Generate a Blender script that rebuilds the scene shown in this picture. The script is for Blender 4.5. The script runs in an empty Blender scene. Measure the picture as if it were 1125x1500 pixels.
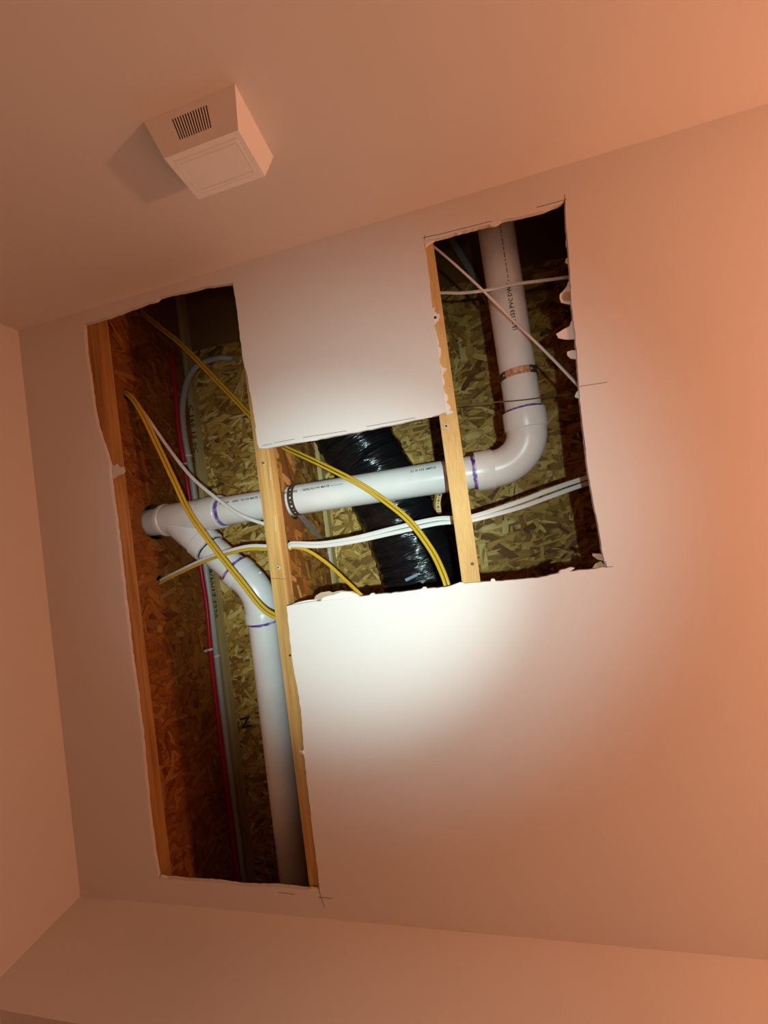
import bpy, bmesh, math, random
from mathutils import Vector, Matrix, noise
from math import pi, sin, cos
random.seed(7)
SC = bpy.context.scene
COL = SC.collection

# ---------------------------------------------------------------- camera
CAM_R = ((0.970290, 0.132415, 0.202492), (-0.134690, 0.990884, -0.002567), (-0.200986, -0.024783, 0.979281))
CAM_P = Vector((1.228446, 0.719758, 1.568167))
CAM_F = 539.71
cd = bpy.data.cameras.new('camera'); cam = bpy.data.objects.new('camera', cd); COL.objects.link(cam)
cd.sensor_fit = 'HORIZONTAL'; cd.sensor_width = 36.0; cd.lens = CAM_F / 1125 * 36.0
cd.clip_start = 0.02
_r, _d, _f = [Vector(v) for v in CAM_R]
cam.matrix_world = Matrix(((_r.x, -_d.x, -_f.x, CAM_P.x), (_r.y, -_d.y, -_f.y, CAM_P.y), (_r.z, -_d.z, -_f.z, CAM_P.z), (0, 0, 0, 1)))
SC.camera = cam

# ---------------------------------------------------------------- world, lights, exposure
SC.view_settings.view_transform = 'Standard'; SC.view_settings.look = 'None'
SC.view_settings.gamma = 1.0; SC.view_settings.use_curve_mapping = False
SC.view_settings.exposure = 0.0
W = bpy.data.worlds.new('world'); SC.world = W; W.use_nodes = True
W.node_tree.nodes['Background'].inputs[0].default_value = (0.02, 0.012, 0.008, 1)
W.node_tree.nodes['Background'].inputs[1].default_value = 0.3

def light(name, kind, loc, energy, color, **kw):
    d = bpy.data.lights.new(name, kind); d.energy = energy; d.color = color
    for k, v in kw.items(): setattr(d, k, v)
    o = bpy.data.objects.new(name, d); COL.objects.link(o); o.location = loc
    return o
def aim(o, target):
    o.rotation_euler = (Vector(target) - Vector(o.location)).to_track_quat('-Z', 'Y').to_euler()
ROOM_LAMP = light('room_lamp', 'POINT', (2.80, 0.82, 1.86), 40.0, (1.0, 0.42, 0.23), shadow_soft_size=0.05)
TORCH_P = (1.335, 0.765, 1.36)
TORCH = light('flashlight', 'SPOT', TORCH_P, 23.0, (0.74, 1.0, 0.98), spot_size=math.radians(74), spot_blend=1.0, shadow_soft_size=0.010)
TORCH2 = light('flashlight_core', 'SPOT', TORCH_P, 43.0, (0.72, 1.0, 1.0), spot_size=math.radians(50), spot_blend=1.0, shadow_soft_size=0.010)
TORCH_AIM = (1.07, 0.74, 2.44)
aim(TORCH, TORCH_AIM); aim(TORCH2, (0.94, 0.81, 2.44))

# ---------------------------------------------------------------- survey helpers: sight lines of the photograph met with real planes
H = 2.44                       # underside of ceiling
T = 0.0095                     # drywall
def ray(u, v):
    a, b = (u - 562.5) / CAM_F, (v - 750.0) / CAM_F
    return _r * a + _d * b + _f
def onp(u, v, ax, val):
    d = ray(u, v); return CAM_P + d * ((val - CAM_P[ax]) / d[ax])
def at(u, v, h):               # point h above the ceiling's underside
    return onp(u, v, 2, H + h)

# ---------------------------------------------------------------- object helpers
def mesh(name, verts, faces, smooth=False):
    m = bpy.data.meshes.new(name); m.from_pydata([tuple(v) for v in verts], [], faces); m.update()
    if smooth:
        for p in m.polygons: p.use_smooth = True
    return m
def wloc(o):
    v = Vector((0, 0, 0))
    while o: v = v + o.location; o = o.parent
    return v
def put(name, m, mat, parent=None, origin=None):
    """link mesh m (world coordinates) as an object; its verts are made local to parent / origin"""
    o = bpy.data.objects.new(name, m); COL.objects.link(o)
    if parent is not None:
        o.parent = parent; base = wloc(parent)
        m.transform(Matrix.Translation(-base))
    elif origin is not None:
        m.transform(Matrix.Translation(-Vector(origin))); o.location = origin
    if mat:
        for mm in (mat if isinstance(mat, (list, tuple)) else [mat]): m.materials.append(mm)
    return o
def tag(o, label=None, cat=None, group=None, kind=None):
    if label: o['label'] = label
    if cat: o['category'] = cat
    if group: o['group'] = group
    if kind: o['kind'] = kind
    return o
def thing(name, loc, label, cat, group=None):
    o = bpy.data.objects.new(name, None); COL.objects.link(o); o.location = loc; o.empty_display_size = 0.05
    return tag(o, label, cat, group)

class MB:
    def __init__(s): s.v = []; s.f = []; s.mi = []
    def add(s, v, f, mi=0):
        n = len(s.v); s.v += [Vector(q) for q in v]; s.f += [tuple(i + n for i in q) for q in f]; s.mi += [mi] * len(f)
        return s
    def box(s, a, b, mi=0):
        (x0, y0, z0), (x1, y1, z1) = a, b
        return s.add([(x0,y0,z0),(x1,y0,z0),(x1,y1,z0),(x0,y1,z0),(x0,y0,z1),(x1,y0,z1),(x1,y1,z1),(x0,y1,z1)],
              [(0,3,2,1),(4,5,6,7),(0,1,5,4),(1,2,6,5),(2,3,7,6),(3,0,4,7)], mi)
    def mesh(s, name, smooth=False, auto=None):
        m = mesh(name, s.v, s.f, smooth)
        for p, i in zip(m.polygons, s.mi): p.material_index = i
        return m

def fix(m, angle=None):
    bm = bmesh.new(); bm.from_mesh(m); bmesh.ops.recalc_face_normals(bm, faces=bm.faces)
    if angle is not None:
        for f in bm.faces: f.smooth = True
        for e in bm.edges:
            if len(e.link_faces) == 2 and e.calc_face_angle(0) > angle: e.smooth = False
    bm.to_mesh(m); bm.free(); return m

def catmull(pts, n=8):
    pts = [Vector(p) for p in pts]
    if len(pts) < 3: return [pts[0].lerp(pts[-1], i / n) for i in range(n + 1)]
    P = [pts[0] * 2 - pts[1]] + pts + [pts[-1] * 2 - pts[-2]]
    out = []
    for i in range(1, len(P) - 2):
        a, b, c, d = P[i-1:i+3]
        for k in range(n):
            t = k / n
            out.append(0.5 * ((2*b) + (c-a)*t + (2*a-5*b+4*c-d)*t*t + (3*b-a-3*c+d)*t*t*t))
    out.append(pts[-1]); return out

def sweep(path, prof, up=Vector((0, 0, 1)), cap=True, twist=None, scale=None):
    """sweep closed 2D profile (side, up) along path -> verts, faces"""
    n = len(path); k = len(prof); V = []; F = []
    for i, p in enumerate(path):
        t = (path[min(i+1, n-1)] - path[max(i-1, 0)]).normalized()
        s = t.cross(up)
        if s.length < 1e-4: s = t.cross(Vector((1, 0, 0)))
        s.normalize(); w = s.cross(t).normalized()
        a = twist[i] if twist else 0.0; sc = scale[i] if scale else 1.0
        for (x, y) in prof:
            xx = (x * cos(a) - y * sin(a)) * sc; yy = (x * sin(a) + y * cos(a)) * sc
            V.append(p + s * xx + w * yy)
    for i in range(n - 1):
        for j in range(k):
            F.append((i*k+j, i*k+(j+1) % k, (i+1)*k+(j+1) % k, (i+1)*k+j))
    if cap:
        F.append(tuple(reversed(range(k)))); F.append(tuple((n-1)*k + j for j in range(k)))
    return V, F
def circle(r, n=12, ry=None): return [(r * cos(2*pi*i/n), (ry or r) * sin(2*pi*i/n)) for i in range(n)]
def oval(w, h, n=6):           # flat cable: stadium
    r = h / 2; out = []
    for i in range(n + 1): a = -pi/2 + pi*i/n; out.append((w/2 - r + r*cos(a), r*sin(a)))
    for i in range(n + 1): a = pi/2 + pi*i/n; out.append((-w/2 + r + r*cos(a), r*sin(a)))
    return out

def fill2d(outer, holes, to3, thick, name, mats=1):
    """slab from a 2D outline with holes; to3(p2)->Vector, thick = Vector; side faces get material 1 when mats>1, far face 2"""
    bm = bmesh.new(); loops = []
    for L in [outer] + holes:
        vs = [bm.verts.new((p[0], p[1], 0)) for p in L]
        es = [bm.edges.new((vs[i], vs[(i+1) % len(vs)])) for i in range(len(vs))]
        loops.append(len(L))
    bm.verts.index_update()
    bmesh.ops.triangle_fill(bm, use_beauty=True, use_dissolve=False, edges=list(bm.edges), normal=(0, 0, 1))
    bm.verts.index_update()
    v2 = [tuple(v.co[:2]) for v in bm.verts]; tris = [tuple(v.index for v in f.verts) for f in bm.faces]
    bm.free(); n = len(v2)
    V = [to3(p) for p in v2] + [to3(p) + thick for p in v2]
    F = list(tris); MI = [0] * len(tris)
    F += [tuple(i + n for i in reversed(t)) for t in tris]; MI += [2 if mats > 2 else 0] * len(tris)
    o = 0
    for L in loops:
        for i in range(L):
            a, b = o + i, o + (i+1) % L
            F.append((a, b, b + n, a + n)); MI.append(1 if mats > 1 else 0)
        o += L
    m = mesh(name, V, F)
    for p, i in zip(m.polygons, MI): p.material_index = i
    bm = bmesh.new(); bm.from_mesh(m); bmesh.ops.recalc_face_normals(bm, faces=bm.faces); bm.to_mesh(m); bm.free()
    return m
def ring2d(cx, cy, r, n=24, ry=None): return [(cx + r*cos(2*pi*i/n), cy + (ry or r)*sin(2*pi*i/n)) for i in range(n)]

# ---------------------------------------------------------------- materials
def mat(name, color, rough=0.6, metal=0.0, spec=0.5, build=None):
    m = bpy.data.materials.new(name); m.use_nodes = True
    b = m.node_tree.nodes['Principled BSDF']
    b.inputs['Base Color'].default_value = (*color, 1); b.inputs['Roughness'].default_value = rough
    b.inputs['Metallic'].default_value = metal; b.inputs['Specular IOR Level'].default_value = spec
    if build: build(m.node_tree, b)
    return m
def N(nt, kind, **kw):
    n = nt.nodes.new(kind)
    for k, v in kw.items():
        if k in n.inputs.keys() if hasattr(n.inputs, 'keys') else False: n.inputs[k].default_value = v
        else: setattr(n, k, v)
    return n
def ramp(nt, stops):
    r = nt.nodes.new('ShaderNodeValToRGB'); e = r.color_ramp.elements
    while len(e) < len(stops): e.new(0.5)
    for i, (p, c) in enumerate(stops): e[i].position = p; e[i].color = (*c, 1)
    return r
def coords(nt, scale=(1, 1, 1), kind='Object'):
    t = nt.nodes.new('ShaderNodeTexCoord'); mp = nt.nodes.new('ShaderNodeMapping'); mp.inputs['Scale'].default_value = scale
    nt.links.new(t.outputs[kind], mp.inputs['Vector']); return mp
def bump(nt, b, src, strength, dist=0.002):
    n = nt.nodes.new('ShaderNodeBump'); n.inputs['Strength'].default_value = strength; n.inputs['Distance'].default_value = dist
    nt.links.new(src, n.inputs['Height']); nt.links.new(n.outputs[0], b.inputs['Normal'])

def paint_build(c):
    def f(nt, b):
        mp = coords(nt); n1 = N(nt, 'ShaderNodeTexNoise'); n1.inputs['Scale'].default_value = 160; n1.inputs['Detail'].default_value = 3
        nt.links.new(mp.outputs[0], n1.inputs['Vector'])
        n2 = N(nt, 'ShaderNodeTexNoise'); n2.inputs['Scale'].default_value = 3.0; n2.inputs['Detail'].default_value = 2
        nt.links.new(mp.outputs[0], n2.inputs['Vector'])
        r = ramp(nt, [(0.3, tuple(x*0.97 for x in c)), (0.7, c)])
        nt.links.new(n2.outputs['Fac'], r.inputs['Fac']); nt.links.new(r.outputs[0], b.inputs['Base Color'])
        bump(nt, b, n1.outputs['Fac'], 0.10, 0.001)
    return f
PAINT = (0.80, 0.77, 0.74)
M_ceil = mat('ceiling_paint', PAINT, 0.75, spec=0.25, build=paint_build(PAINT))
WPAINT = (0.77, 0.72, 0.67)
M_wall = mat('wall_paint', WPAINT, 0.7, spec=0.3, build=paint_build(WPAINT))
M_gyp = mat('gypsum', (0.72, 0.68, 0.63), 0.9, spec=0.1, build=paint_build((0.72, 0.68, 0.63)))
M_back = mat('back_paper', (0.42, 0.33, 0.24), 0.9, spec=0.1)
M_paperw = mat('torn_white_paper', (0.82, 0.78, 0.74), 0.85, spec=0.1)
M_paperb = mat('torn_brown_paper', (0.50, 0.38, 0.27), 0.9, spec=0.1)
M_pencil = mat('pencil', (0.10, 0.09, 0.09), 0.6)
M_floor = mat('floor_tile', (0.05, 0.04, 0.033), 0.45, build=paint_build((0.05, 0.04, 0.033)))
M_doorp = mat('door_paint', (0.55, 0.50, 0.46), 0.5)

def wood_build(c0, c1, c2, sc=(90, 3.0, 90)):
    def f(nt, b):
        mp = coords(nt, sc); n1 = N(nt, 'ShaderNodeTexNoise'); n1.inputs['Scale'].default_value = 1.0
        n1.inputs['Detail'].default_value = 5; n1.inputs['Roughness'].default_value = 0.6; n1.inputs['Distortion'].default_value = 0.6
        nt.links.new(mp.outputs[0], n1.inputs['Vector'])
        r = ramp(nt, [(0.30, c0), (0.5, c1), (0.72, c2)])
        nt.links.new(n1.outputs['Fac'], r.inputs['Fac'])
        mp2 = coords(nt, (14, 2.2, 14)); n2 = N(nt, 'ShaderNodeTexNoise'); n2.inputs['Scale'].default_value = 1.0; n2.inputs['Detail'].default_value = 2
        nt.links.new(mp2.outputs[0], n2.inputs['Vector'])
        mx = N(nt, 'ShaderNodeMix', data_type='RGBA', blend_type='MULTIPLY'); mx.inputs[0].default_value = 0.55
        r2 = ramp(nt, [(0.35, (0.62, 0.52, 0.42)), (0.6, (1, 1, 1))])
        nt.links.new(n2.outputs['Fac'], r2.inputs['Fac'])
        nt.links.new(r.outputs[0], mx.inputs[6]); nt.links.new(r2.outputs[0], mx.inputs[7])
        nt.links.new(mx.outputs[2], b.inputs['Base Color'])
        bump(nt, b, n1.outputs['Fac'], 0.35, 0.001)
    return f
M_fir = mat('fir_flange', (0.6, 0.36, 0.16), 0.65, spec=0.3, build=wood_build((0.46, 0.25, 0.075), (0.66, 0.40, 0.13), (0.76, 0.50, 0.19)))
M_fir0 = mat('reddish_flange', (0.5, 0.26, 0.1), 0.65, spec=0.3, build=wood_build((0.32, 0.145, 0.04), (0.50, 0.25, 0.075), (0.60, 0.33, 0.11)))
M_fir2 = mat('pale_flange', (0.6, 0.36, 0.16), 0.7, spec=0.3, build=wood_build((0.66, 0.40, 0.14), (0.74, 0.48, 0.18), (0.80, 0.55, 0.23), (300, 30, 300)))
M_fir3 = mat('top_flange_wood', (0.6, 0.45, 0.2), 0.7, spec=0.3, build=wood_build((0.42, 0.30, 0.11), (0.58, 0.43, 0.18), (0.66, 0.50, 0.23)))

def osb_build(nt, b):
    at_ = N(nt, 'ShaderNodeNewGeometry')
    r = ramp(nt, [(0.0, (0.16, 0.065, 0.012)), (0.08, (0.34, 0.165, 0.030)), (0.42, (0.60, 0.33, 0.064)), (0.78, (0.76, 0.47, 0.110)), (1.0, (0.92, 0.68, 0.26))])
    nt.links.new(at_.outputs['Random Per Island'], r.inputs['Fac'])
    uv = N(nt, 'ShaderNodeUVMap'); uv.uv_map = 'UVMap'; mp = nt.nodes.new('ShaderNodeMapping'); mp.inputs['Scale'].default_value = (25, 500, 1)
    nt.links.new(uv.outputs[0], mp.inputs['Vector'])
    n = N(nt, 'ShaderNodeTexNoise'); n.inputs['Scale'].default_value = 1.0; n.inputs['Detail'].default_value = 3
    nt.links.new(mp.outputs[0], n.inputs['Vector'])
    r2 = ramp(nt, [(0.32, (0.50, 0.44, 0.36)), (0.62, (1, 1, 1))]); nt.links.new(n.outputs['Fac'], r2.inputs['Fac'])
    mx = N(nt, 'ShaderNodeMix', data_type='RGBA', blend_type='MULTIPLY'); mx.inputs[0].default_value = 0.75
    nt.links.new(r.outputs[0], mx.inputs[6]); nt.links.new(r2.outputs[0], mx.inputs[7])
    ev = N(nt, 'ShaderNodeUVMap'); ev.uv_map = 'Edge'; sp = N(nt, 'ShaderNodeSeparateXYZ'); nt.links.new(ev.outputs[0], sp.inputs[0])
    aa = [N(nt, 'ShaderNodeMath', operation='ABSOLUTE') for _ in range(2)]
    for i in range(2): nt.links.new(sp.outputs[i], aa[i].inputs[0])
    mxm = N(nt, 'ShaderNodeMath', operation='MAXIMUM'); nt.links.new(aa[0].outputs[0], mxm.inputs[0]); nt.links.new(aa[1].outputs[0], mxm.inputs[1])
    r3 = ramp(nt, [(0.72, (1, 1, 1)), (0.90, (0.55, 0.48, 0.40)), (1.0, (0.26, 0.20, 0.14))]); nt.links.new(mxm.outputs[0], r3.inputs['Fac'])
    m2 = N(nt, 'ShaderNodeMix', data_type='RGBA', blend_type='MULTIPLY'); m2.inputs[0].default_value = 0.75
    nt.links.new(mx.outputs[2], m2.inputs[6]); nt.links.new(r3.outputs[0], m2.inputs[7]); nt.links.new(m2.outputs[2], b.inputs['Base Color'])
    bump(nt, b, n.outputs['Fac'], 0.4, 0.0008)
M_osb = mat('osb_strand', (0.4, 0.25, 0.08), 0.65, spec=0.35, build=osb_build)
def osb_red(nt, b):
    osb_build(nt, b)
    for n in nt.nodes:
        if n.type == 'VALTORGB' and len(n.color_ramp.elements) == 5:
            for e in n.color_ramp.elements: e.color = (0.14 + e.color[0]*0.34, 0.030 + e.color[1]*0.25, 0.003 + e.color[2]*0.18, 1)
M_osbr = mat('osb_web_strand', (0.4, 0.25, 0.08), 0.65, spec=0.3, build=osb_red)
M_osbbase = mat('osb_fines', (0.24, 0.125, 0.034), 0.85, spec=0.15)
def osb_mid(nt, b):
    osb_build(nt, b)
    for n in nt.nodes:
        if n.type == 'VALTORGB' and len(n.color_ramp.elements) == 5:
            for e in n.color_ramp.elements: e.color = (0.10 + e.color[0]*0.72, 0.03 + e.color[1]*0.58, 0.005 + e.color[2]*0.55, 1)
M_osbm = mat('osb_mid_strand', (0.4, 0.25, 0.08), 0.65, spec=0.3, build=osb_mid)
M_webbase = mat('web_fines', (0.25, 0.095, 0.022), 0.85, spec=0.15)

def pvc_build(nt, b):
    mp = coords(nt, (6, 6, 6)); n = N(nt, 'ShaderNodeTexNoise'); n.inputs['Scale'].default_value = 2; n.inputs['Detail'].default_value = 4
    nt.links.new(mp.outputs[0], n.inputs['Vector'])
    r = ramp(nt, [(0.3, (0.74, 0.73, 0.71)), (0.65, (0.82, 0.81, 0.79))]); nt.links.new(n.outputs['Fac'], r.inputs['Fac']); nt.links.new(r.outputs[0], b.inputs['Base Color'])
M_pvc = mat('white_pvc', (0.80, 0.79, 0.77), 0.32, spec=0.45, build=pvc_build)
def primer_build(nt, b):
    mp = coords(nt, (1, 1, 1)); n = N(nt, 'ShaderNodeTexNoise'); n.inputs['Scale'].default_value = 60; n.inputs['Detail'].default_value = 3
    nt.links.new(mp.outputs[0], n.inputs['Vector'])
    r = ramp(nt, [(0.35, (0.09, 0.03, 0.22)), (0.55, (0.22, 0.11, 0.42)), (0.75, (0.55, 0.45, 0.66))]); nt.links.new(n.outputs['Fac'], r.inputs['Fac']); nt.links.new(r.outputs[0], b.inputs['Base Color'])
M_primer = mat('purple_primer', (0.2, 0.1, 0.4), 0.4, build=primer_build)
M_darkring = mat('dark_primer', (0.03, 0.025, 0.07), 0.4)
M_ink = mat('black_ink', (0.02, 0.02, 0.02), 0.6)
M_yel = mat('yellow_sheath', (0.62, 0.40, 0.025), 0.36, spec=0.5)
M_whi = mat('white_sheath', (0.78, 0.76, 0.72), 0.4, spec=0.5)
M_red = mat('red_pex', (0.42, 0.008, 0.02), 0.3)
M_grey = mat('grey_pex', (0.42, 0.41, 0.37), 0.35)
M_clip = mat('white_clip', (0.70, 0.66, 0.60), 0.5)
M_strap = mat('weathered_steel', (0.13, 0.085, 0.06), 0.5, metal=0.6)
M_galv = mat('galvanised_steel', (0.70, 0.70, 0.68), 0.5, metal=0.4)
M_tail = mat('dull_zinc', (0.36, 0.33, 0.29), 0.5, metal=0.4)
def copper_build(nt, b):
    mp = coords(nt, (1, 1, 1)); n = N(nt, 'ShaderNodeTexNoise'); n.inputs['Scale'].default_value = 120; n.inputs['Detail'].default_value = 3
    nt.links.new(mp.outputs[0], n.inputs['Vector'])
    r = ramp(nt, [(0.35, (0.42, 0.20, 0.10)), (0.65, (0.75, 0.47, 0.28))]); nt.links.new(n.outputs['Fac'], r.inputs['Fac']); nt.links.new(r.outputs[0], b.inputs['Base Color'])
M_copper = mat('coppered_steel', (0.6, 0.35, 0.2), 0.5, metal=0.2, build=copper_build)
M_screw = mat('black_screw', (0.03, 0.03, 0.03), 0.4, metal=0.5)
M_hole = mat('dark_hole', (0.01, 0.008, 0.006), 0.9)
def duct_build(nt, b):
    uv = N(nt, 'ShaderNodeUVMap'); mp = nt.nodes.new('ShaderNodeMapping'); mp.inputs['Scale'].default_value = (7.5, 2.0, 1); mp.inputs['Rotation'].default_value = (0, 0, 0.12)
    nt.links.new(uv.outputs[0], mp.inputs['Vector'])
    n = N(nt, 'ShaderNodeTexNoise'); n.inputs['Scale'].default_value = 1.0; n.inputs['Detail'].default_value = 3; n.inputs['Distortion'].default_value = 1.6; n.inputs['Roughness'].default_value = 0.5
    nt.links.new(mp.outputs[0], n.inputs['Vector']); bump(nt, b, n.outputs['Fac'], 0.9, 0.010)
M_duct = mat('black_film', (0.007, 0.007, 0.008), 0.22, spec=0.55, build=duct_build)
M_tape = mat('bluish_tape', (0.20, 0.27, 0.36), 0.4)
M_chime = mat('chime_plastic', (0.93, 0.91, 0.89), 0.5, spec=0.35)
M_slot = mat('slot_dark', (0.10, 0.04, 0.03), 0.8)

# ---------------------------------------------------------------- room shell
RW, RX = 1.688, 4.4            # room depth (y) and length (x)
cut = [(122,475),(128,473),(136,471),(160,464),(181,456),(203,448),(215,443),(228,440),(232,436),(249,431),(271,427),(297,420),(321,417),(337,415),(341,413),
 (348,462),(354,512),(357,527),(361,545),(368,584),(375,627),(378,650),(381,657),
 (391,657),(410,653),(432,649),(464,644),(500,637),(531,631),(573,623),(608,615),(632,610),(655,604),
 (653,600),(651,576),(648,560),(645,533),(641,505),(640,493),(636,475),(635,460),(632,440),(628,402),(624,370),(621,351),
 (635,350),(672,340),(707,331),(720,328),(739,321),(765,316),(797,308),(824,297),(828,292),
 (829,320),(832,360),(835,400),(837,440),(843,493),(847,547),(848,565),(850,590),(854,627),(860,680),(864,704),(869,735),(875,763),(883,811),(888,830),
 (867,834),(835,837),(821,839),(787,847),(760,849),(723,852),(704,853),(672,856),(653,860),(623,863),(591,867),(545,872),(527,874),(473,880),(436,886),(420,888),
 (425,941),(430,978),(436,1010),(441,1040),(444,1089),(447,1120),(450,1150),(453,1174),(457,1210),(462,1248),(466,1280),(468,1303),(468,1309),
 (456,1306),(436,1303),(409,1300),(372,1299),(350,1298),(331,1295),(307,1292),(275,1291),(253,1288),(232,1289),
 (226,1255),(219,1202),(214,1150),(209,1095),(204,1050),(198,1003),(191,957),(186,910),(181,867),(177,830),(169,760),(165,735),(161,700),(160,680),(153,657),(147,640),(141,620),(136,593),(132,560),(126,520)]
def roughen(pts, step, amp, seed):
    out = []; r = random.Random(seed)
    for i, p in enumerate(pts):
        q = pts[(i+1) % len(pts)]; L = math.hypot(q[0]-p[0], q[1]-p[1]); k = max(1, int(L / step))
        for j in range(k):
            t = j / k; a = amp if j else 0
            out.append((p[0] + (q[0]-p[0])*t + r.uniform(-a, a), p[1] + (q[1]-p[1])*t + r.uniform(-a, a)))
    return out
hole = [tuple(at(u, v, 0)[:2]) for u, v in roughen(cut, 6, 0.55, 3)]
XW = 0.12
ceil_outer = [(-XW, -XW), (RX + XW, -XW), (RX + XW, RW + XW), (-XW, RW + XW)]
cm = fill2d(ceil_outer, [hole], lambda p: Vector((p[0], p[1], H)), Vector((0, 0, T)), 'ceiling', mats=3)
ceiling = put('ceiling', cm, [M_ceil, M_gyp, M_back])
tag(ceiling, 'white drywall ceiling with a ragged cut-out opening', kind='structure')

def wall(name, a, b, label, m=None):
    o = put(name, fix(MB().box(a, b).mesh(name)), m or M_wall); return tag(o, label, kind='structure')
wall('wall_left', (-XW, 0, 0), (0, RW, H), 'white painted left wall of the small room')
wall('wall_back', (-XW, -XW, 0), (RX + XW, 0, H), 'white painted wall that carries the door chime')
wall('wall_right', (RX, 0, 0), (RX + XW, RW, H), 'white painted right wall beyond the frame')
wall('floor', (-XW, -XW, -0.05), (RX + XW, RW + XW, 0), 'dark floor far below the camera', M_floor)
# wall towards the picture's bottom has a door opening whose soffit shows in the corner
DX0, DX1, DZ = 0.079, 0.93, 2.198
wm = MB(); wm.box((-XW, RW, 0), (DX0, RW + XW, H)); wm.box((DX1, RW, 0), (RX + XW, RW + XW, H)); wm.box((DX0, RW, DZ), (DX1, RW + XW, H))
tag(put('wall_front', fix(wm.mesh('wall_front')), M_wall), 'white painted wall with a door opening in its corner', kind='structure')
dm = MB(); dm.box((DX0, RW + 0.075, 0.008), (DX1, RW + 0.115, DZ))
door = put('door_1', fix(dm.mesh('door_1')), M_doorp); tag(door, 'plain closed door deep in the corner opening', kind='structure')
hm = MB()
V, F = sweep([Vector((0.86, RW + 0.075, 1.0)), Vector((0.86, RW + 0.03, 1.0))], circle(0.010, 10)); hm.add(V, F)
V, F = sweep([Vector((0.86, RW + 0.035, 1.0)), Vector((0.86, RW + 0.028, 1.0)), Vector((0.86, RW + 0.012, 1.0)), Vector((0.86, RW + 0.006, 1.0))], circle(0.026, 14), scale=[0.6, 1, 1, 0.6]); hm.add(V, F)
put('door_knob', fix(hm.mesh('door_knob'), 0.7), M_galv, door)

# torn paper and gypsum along the cut (parts of the ceiling)
def flap(pts, z0, z1, m, name='paper_flap', lift=0.0):
    """ragged scrap: px outline at height z0..z1 above the ceiling underside; lift curls it upward with distance from its first edge"""
    z0 *= T / 0.0127; z1 *= T / 0.0127
    P = [at(u, v, z0) for u, v in pts]
    a, b = P[0], P[-1]; ab = (b - a); L = max(ab.length, 1e-5)
    def to3(p):
        q = Vector((p[0], p[1], H + z0)); d = ((q - a).cross(ab)).length / L
        return q + Vector((0, 0, d * lift))
    mm = fill2d([(p.x, p.y) for p in P], [], to3, Vector((0, 0, z1 - z0)), name)
    return put(name, mm, m, ceiling)
# right edge of the right-hand cut (rooted on the board's edge, hanging into the hole)
flap([(835,408),(832,414),(830,420),(824,427),(820,431),(820,437),(822,443),(830,445),(838,446)], 0.0095, 0.0120, M_paperw)
flap([(836,428),(830,427),(825,430),(823,436),(826,440),(833,441),(837,439)], 0.0088, 0.0096, M_paperb)
flap([(840,467),(837,470),(834,478),(826,482),(815,489),(818,495),(828,497),(836,497),(844,496)], 0.0085, 0.0118, M_paperw)
flap([(844,513),(838,513),(831,515),(831,520),(836,525),(845,526)], 0.0085, 0.0118, M_paperw)
flap([(833,377),(829,379),(828,384),(831,386),(834,386)], 0.0085, 0.0118, M_paperw)
flap([(831,348),(829,352),(829,360),(832,362)], 0.0085, 0.0118, M_paperw)
flap([(848,571),(844,575),(842,581),(846,583),(850,583)], 0.0085, 0.0118, M_paperw)
flap([(884,813),(878,811),(868,811),(868,814),(876,820),(886,822)], 0.0085, 0.0115, M_paperb)
flap([(888,829),(884,826),(880,822),(872,826),(868,832),(874,833)], 0.0085, 0.0115, M_paperb)
# bottom edge
flap([(818,839),(822,835),(828,834),(836,831),(842,832),(840,834),(834,837)], 0.002, 0.0115, M_paperw)
flap([(718,853),(720,848),(724,848),(727,852)], 0.002, 0.0115, M_paperw)
flap([(655,860),(666,856),(674,853),(680,854),(680,857)], 0.002, 0.010, M_paperw)
flap([(423,887),(437,882),(446,880),(452,879),(464,878),(463,884)], 0.001, 0.006, M_paperw)
flap([(455,884),(460,880),(461,875),(463,872),(470,868),(482,866),(487,868),(494,866),(500,865),(508,866),(516,866),(524,870),(530,874)], 0.0085, 0.0120, M_paperb)
flap([(470,882),(472,876),(480,873),(490,871),(500,867),(512,867),(522,870),(528,875)], 0.0030, 0.0085, M_paperw)
flap([(540,873),(544,869),(548,869),(550,872)], 0.002, 0.010, M_paperw)
flap([(616,864),(620,860),(624,860),(626,863)], 0.002, 0.010, M_paperw)
# top edge of the right-hand cut
flap([(717,329),(719,331),(725,331),(731,328),(735,324),(733,321)], -0.0008, 0.004, M_paperw)
flap([(792,309),(798,308),(806,305),(806,303)], -0.0006, 0.002, M_paperw)
flap([(668,341),(671,344),(676,340)], 0.0005, 0.004, M_paperw)
# right edge of the upper panel: torn face paper lying on the joist
flap([(634,452),(637,449),(636,458),(640,459),(643,462),(640,465),(643,469),(640,471),(636,476)], 0.0112, 0.0126, M_paperw)
flap([(637,478),(640,490),(643,502),(642,508),(639,500)], 0.0105, 0.0126, M_paperw)
flap([(640,505),(646,511),(646,518),(644,525),(643,524)], 0.0105, 0.0126, M_paperw)
flap([(645,533),(648,538),(655,540),(650,545),(648,550),(651,556),(651,562),(649,566),(648,560)], 0.0105, 0.0126, M_paperw)
flap([(650,566),(652,576),(656,579),(656,586),(653,589),(659,594),(660,598),(655,604),(653,600)], 0.0105, 0.0126, M_paperw)
flap([(652,604),(656,601),(663,602),(664,604),(655,608)], 0.006, 0.0126, M_paperw)
flap([(621,351),(623,361),(626,357),(636,352),(636,350)], 0.004, 0.0126, M_paperw)
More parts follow.
